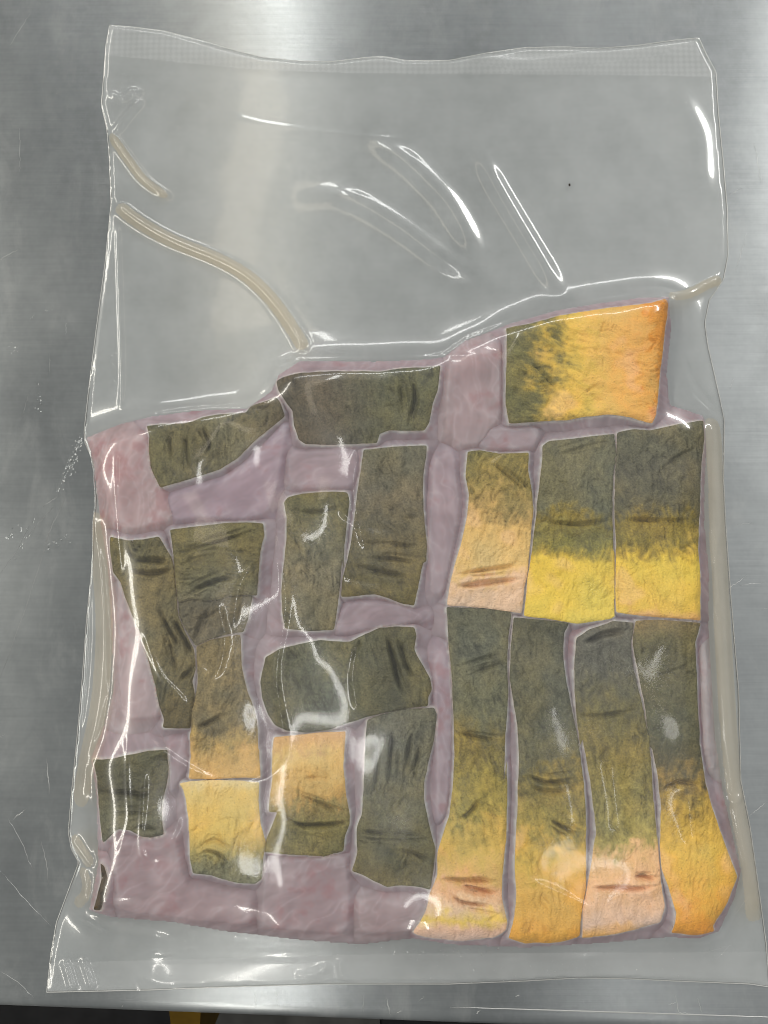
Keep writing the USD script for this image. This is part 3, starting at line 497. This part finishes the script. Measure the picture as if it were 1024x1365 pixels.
def flesh_mesh(cell):
    v, f, nr = grid_mesh(big(cell), 0.00046); z = sample(TFM, v); v3 = np.c_[v, z]
    return skirt(v3, f, nr, 0.0003)
for i, p in enumerate(P):
    c0 = p['poly'].centroid; org = (c0.x, c0.y, 0.0003)
    t = thing('fish_piece', p['label'], 'fish piece', None, org)
    v, f, nr = grid_mesh(p['poly'], 0.00042); v3 = np.c_[v, sample(p['z'], v)]
    v3[:nr, 2] = np.maximum(sample(TF, v[:nr]) + 0.00015, 0.0005) + max(0, p['lift']) * mm * .4 + 0.00025
    q = topx(v3); a, b = np.array(p['axis'], float); d = b - a; tt = ((q - a) @ d) / (d @ d)
    n0, n1, n2, nv, nh = (sample(x, v) for x in blot); nd = nv if p['grain'] == 'v' else nh
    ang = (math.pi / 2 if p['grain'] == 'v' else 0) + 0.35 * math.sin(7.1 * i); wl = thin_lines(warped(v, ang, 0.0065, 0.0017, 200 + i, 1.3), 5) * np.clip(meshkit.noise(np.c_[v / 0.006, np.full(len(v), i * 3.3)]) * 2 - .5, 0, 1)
    fw = warped(v, ang, 0.004, 0.0007, 300 + i, 1.0); edge = np.clip(sample(dist(p['in']), v) / 0.001, 0, 1)
    v3[:, 2] += edge * ((fw - .5) * 0.0003 - wl * 0.0007)
    tt = tt + p['rag'] * (0.26 * n2 + 0.20 * n1 + 0.28 * n0 + 1.3 * (fw - .5)) * np.clip(np.minimum(tt, 1 - tt) * 8, 0, 1)
    sp = np.array([s[0] for s in p['stops']]); sc = np.array([lin(s[1]) for s in p['stops']])
    col = np.stack([np.interp(tt, sp, sc[:, k]) for k in range(3)], 1)
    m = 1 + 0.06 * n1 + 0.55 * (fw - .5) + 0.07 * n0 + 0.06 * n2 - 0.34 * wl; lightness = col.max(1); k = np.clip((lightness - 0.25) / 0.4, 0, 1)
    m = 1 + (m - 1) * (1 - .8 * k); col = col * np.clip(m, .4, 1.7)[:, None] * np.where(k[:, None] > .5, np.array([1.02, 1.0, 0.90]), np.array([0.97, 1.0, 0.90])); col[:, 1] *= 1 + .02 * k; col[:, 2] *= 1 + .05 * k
    gray = col.mean(1, keepdims=True); col = gray + (col - gray) * (1 - 0.02 * k[:, None]); col = col * (1 - .10 * k[:, None])
    warm = np.clip(0.5 * n2 + .4 * n1, -1, 1) * .10; col[:, 0] *= 1 + warm * .6; col[:, 2] *= 1 - warm
    pale = np.clip(n1 * .6 + n2 * .7 - .9, 0, 1) * k * .2; col = col * (1 - pale[:, None]) + lin((236, 200, 180)) * pale[:, None]
    spots = rng.random(len(v)) < 0.05 * (1 - k * .8); col[spots] *= 0.72
    sv, sf = skirt(v3, f, nr, v3[:nr, 2] - 0.0006); col = np.vstack([col, np.tile(lin((225, 212, 202)), (2 * nr, 1))])
    obj('skin', (sv, sf), skin_mat, t, tint=np.clip(col, .008, .95), origin=org)
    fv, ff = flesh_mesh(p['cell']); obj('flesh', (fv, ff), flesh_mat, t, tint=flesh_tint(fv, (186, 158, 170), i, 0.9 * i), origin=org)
for i, p in enumerate(L):
    fv, ff = flesh_mesh(p['cell'])
    base = [(198,166,172),(184,156,176),(184,158,172),(188,162,170),(186,160,174),(196,172,180),(174,148,158),(174,150,160),(178,154,162),(180,152,168),(176,150,164),(184,158,170),(204,186,190),(178,150,162)][i]
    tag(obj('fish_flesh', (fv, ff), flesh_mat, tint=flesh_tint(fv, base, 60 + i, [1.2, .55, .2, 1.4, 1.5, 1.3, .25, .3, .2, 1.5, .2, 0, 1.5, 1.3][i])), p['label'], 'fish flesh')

# ------------------------------------------------------------------ the vacuum bag
vb = thing('vacuum_bag', 'clear plastic vacuum bag sealed over the fish pieces on the steel table', 'plastic bag')
v, f, nr = grid_mesh(bag, 0.00058); z = sample(FILM, v); v3 = np.c_[v, z]
cen = topx(v3[f].mean(1)); weld = np.array(WELD, float)
topline = np.array([(100,72),(150,74),(330,92),(490,98),(700,99),(860,100),(1000,104)], float)
hem = cen[:, 1] > np.interp(cen[:, 0], weld[:, 0], weld[:, 1]) + 5
lip = cen[:, 1] < np.interp(cen[:, 0], topline[:, 0], topline[:, 1])
v_, f_, n = __import__('meshkit').arrays((v3, f), True)
def film_part(name, mask, mat, label=None):
    idx, inv = np.unique(f[mask], return_inverse=True)
    m = usdkit.mesh(stage, path(name, vb), (v3[idx], inv.reshape(-1, 3)), mat, smooth=False)
    m.CreateNormalsAttr(Vt.Vec3fArray.FromNumpy(n[idx].astype(np.float32))); m.SetNormalsInterpolation('vertex')
    if label: tag(m.GetPrim(), label)
fm = (sample(foldf, v3[f].mean(1)[:, :2]) > 0.22) & ~hem & ~lip
film_part('film', ~hem & ~lip & ~fm, film_mat)
adj = trimesh.graph.face_adjacency(f[fm]); lab = trimesh.graph.connected_component_labels(adj, node_count=fm.sum()); fi = np.nonzero(fm)[0]
for k in range(lab.max() + 1):
    m_ = np.zeros(len(f), bool); m_[fi[lab == k]] = True
    film_part('fold', m_, fold_mat, 'raised fold of yellowish film with warm refracted light painted as tint') if m_.sum() > 60 else film_part('film_bit', m_, film_mat)
film_part('sealed_hem', hem, hem_mat, 'flat heat-sealed strip along the bottom of the bag')
film_part('open_lip', lip, emboss_mat, 'embossed strip along the top of the bag')
v, f2, nr2 = grid_mesh(big(bag.buffer(-0.0003)), 0.004, 0.002); obj('under_film', (np.c_[v, np.full(len(v), 0.00018)], f2), base_film_mat, vb)
ring = v3[:nr].copy(); ring[:, 2] = 0.0003
def tube(p, r, closed=True, k=6):
    d = np.roll(p, -1, 0) - np.roll(p, 1, 0); d /= np.linalg.norm(d, axis=1)[:, None] + 1e-12; s = np.stack([-d[:, 1], d[:, 0], 0 * d[:, 0]], 1); up = np.array([0, 0, 1.0])
    a = np.arange(k) / k * 2 * math.pi; V = (p[:, None] + r * (np.cos(a)[None, :, None] * s[:, None] + np.sin(a)[None, :, None] * up)).reshape(-1, 3); m = len(p)
    F = []
    for j in range(k):
        i = np.arange(m); i2 = (i + 1) % m; j2 = (j + 1) % k
        F += [np.c_[i * k + j, i2 * k + j, i2 * k + j2], np.c_[i * k + j, i2 * k + j2, i * k + j2]]
    return V, np.vstack(F)
obj('film_edge_glint', tube(ring[::2], 0.00013), edge_glint_mat, vb)  # opaque pale tube paints the bright line of light along the rim
sp = trimesh.creation.icosphere(1, 0.0005); sp.vertices *= (0.8, 1.2, 0.35); q = unproj((759, 247), 0.001)[0]
sp.apply_translation((*q, float(sample(FILM, q[None])[0]) + 0.0001))
obj('dark_speck', sp, plain('dark_speck', (0.02, 0.015, 0.01)), vb)

# small beads of water on the table and on the film
def beads(pts, zs, rs):
    base = trimesh.creation.icosphere(1, 1.0); ms = []
    for (x, y), z, r in zip(pts, zs, rs):
        m = base.copy(); m.vertices = m.vertices * (r, r, r * .55) + (x, y, z + r * .15); ms.append(m)
    return trimesh.util.concatenate(ms)
lines = [((112,575),(78,655),60), ((108,590),(85,640),25), ((20,460),(4,485),8), ((64,410),(70,420),4), ((96,715),(60,730),12), ((45,695),(10,715),14), ((40,700),(20,745),10), ((55,500),(50,545),12), ((65,115),(92,145),10)]
bp = np.vstack([np.array(a) + (np.array(b) - a) * rng.random((n_, 1)) + rng.normal(0, 3.0, (n_, 2)) for a, b, n_ in lines])
w_ = unproj(bp); keep = ~shapely.contains_xy(bag, w_[:, 0], w_[:, 1]); w_ = w_[keep]
tag(obj('water_beads', beads(w_, np.zeros(len(w_)), 0.00018 + 0.00022 * rng.random(len(w_)) ** 2), water_mat), 'tiny water beads scattered on the steel left of the bag', 'water drops', kind='stuff')
bp = np.c_[rng.uniform(330, 1000, 90), rng.uniform(1255, 1308, 90)]; bp = np.vstack([bp, np.c_[rng.uniform(500, 660, 60), rng.uniform(1252, 1266, 60)], np.c_[rng.uniform(850, 950, 14), rng.uniform(100, 330, 14)], np.c_[rng.uniform(145, 160, 14), rng.uniform(470, 560, 14)]])
w_ = unproj(bp, .0005)
tag(obj('film_droplets', beads(w_, sample(FILM, w_), 0.00012 + 0.00022 * rng.random(len(w_)) ** 3), water_mat), 'fine droplets on the bag film, most along its bottom seal', 'droplets', kind='stuff')
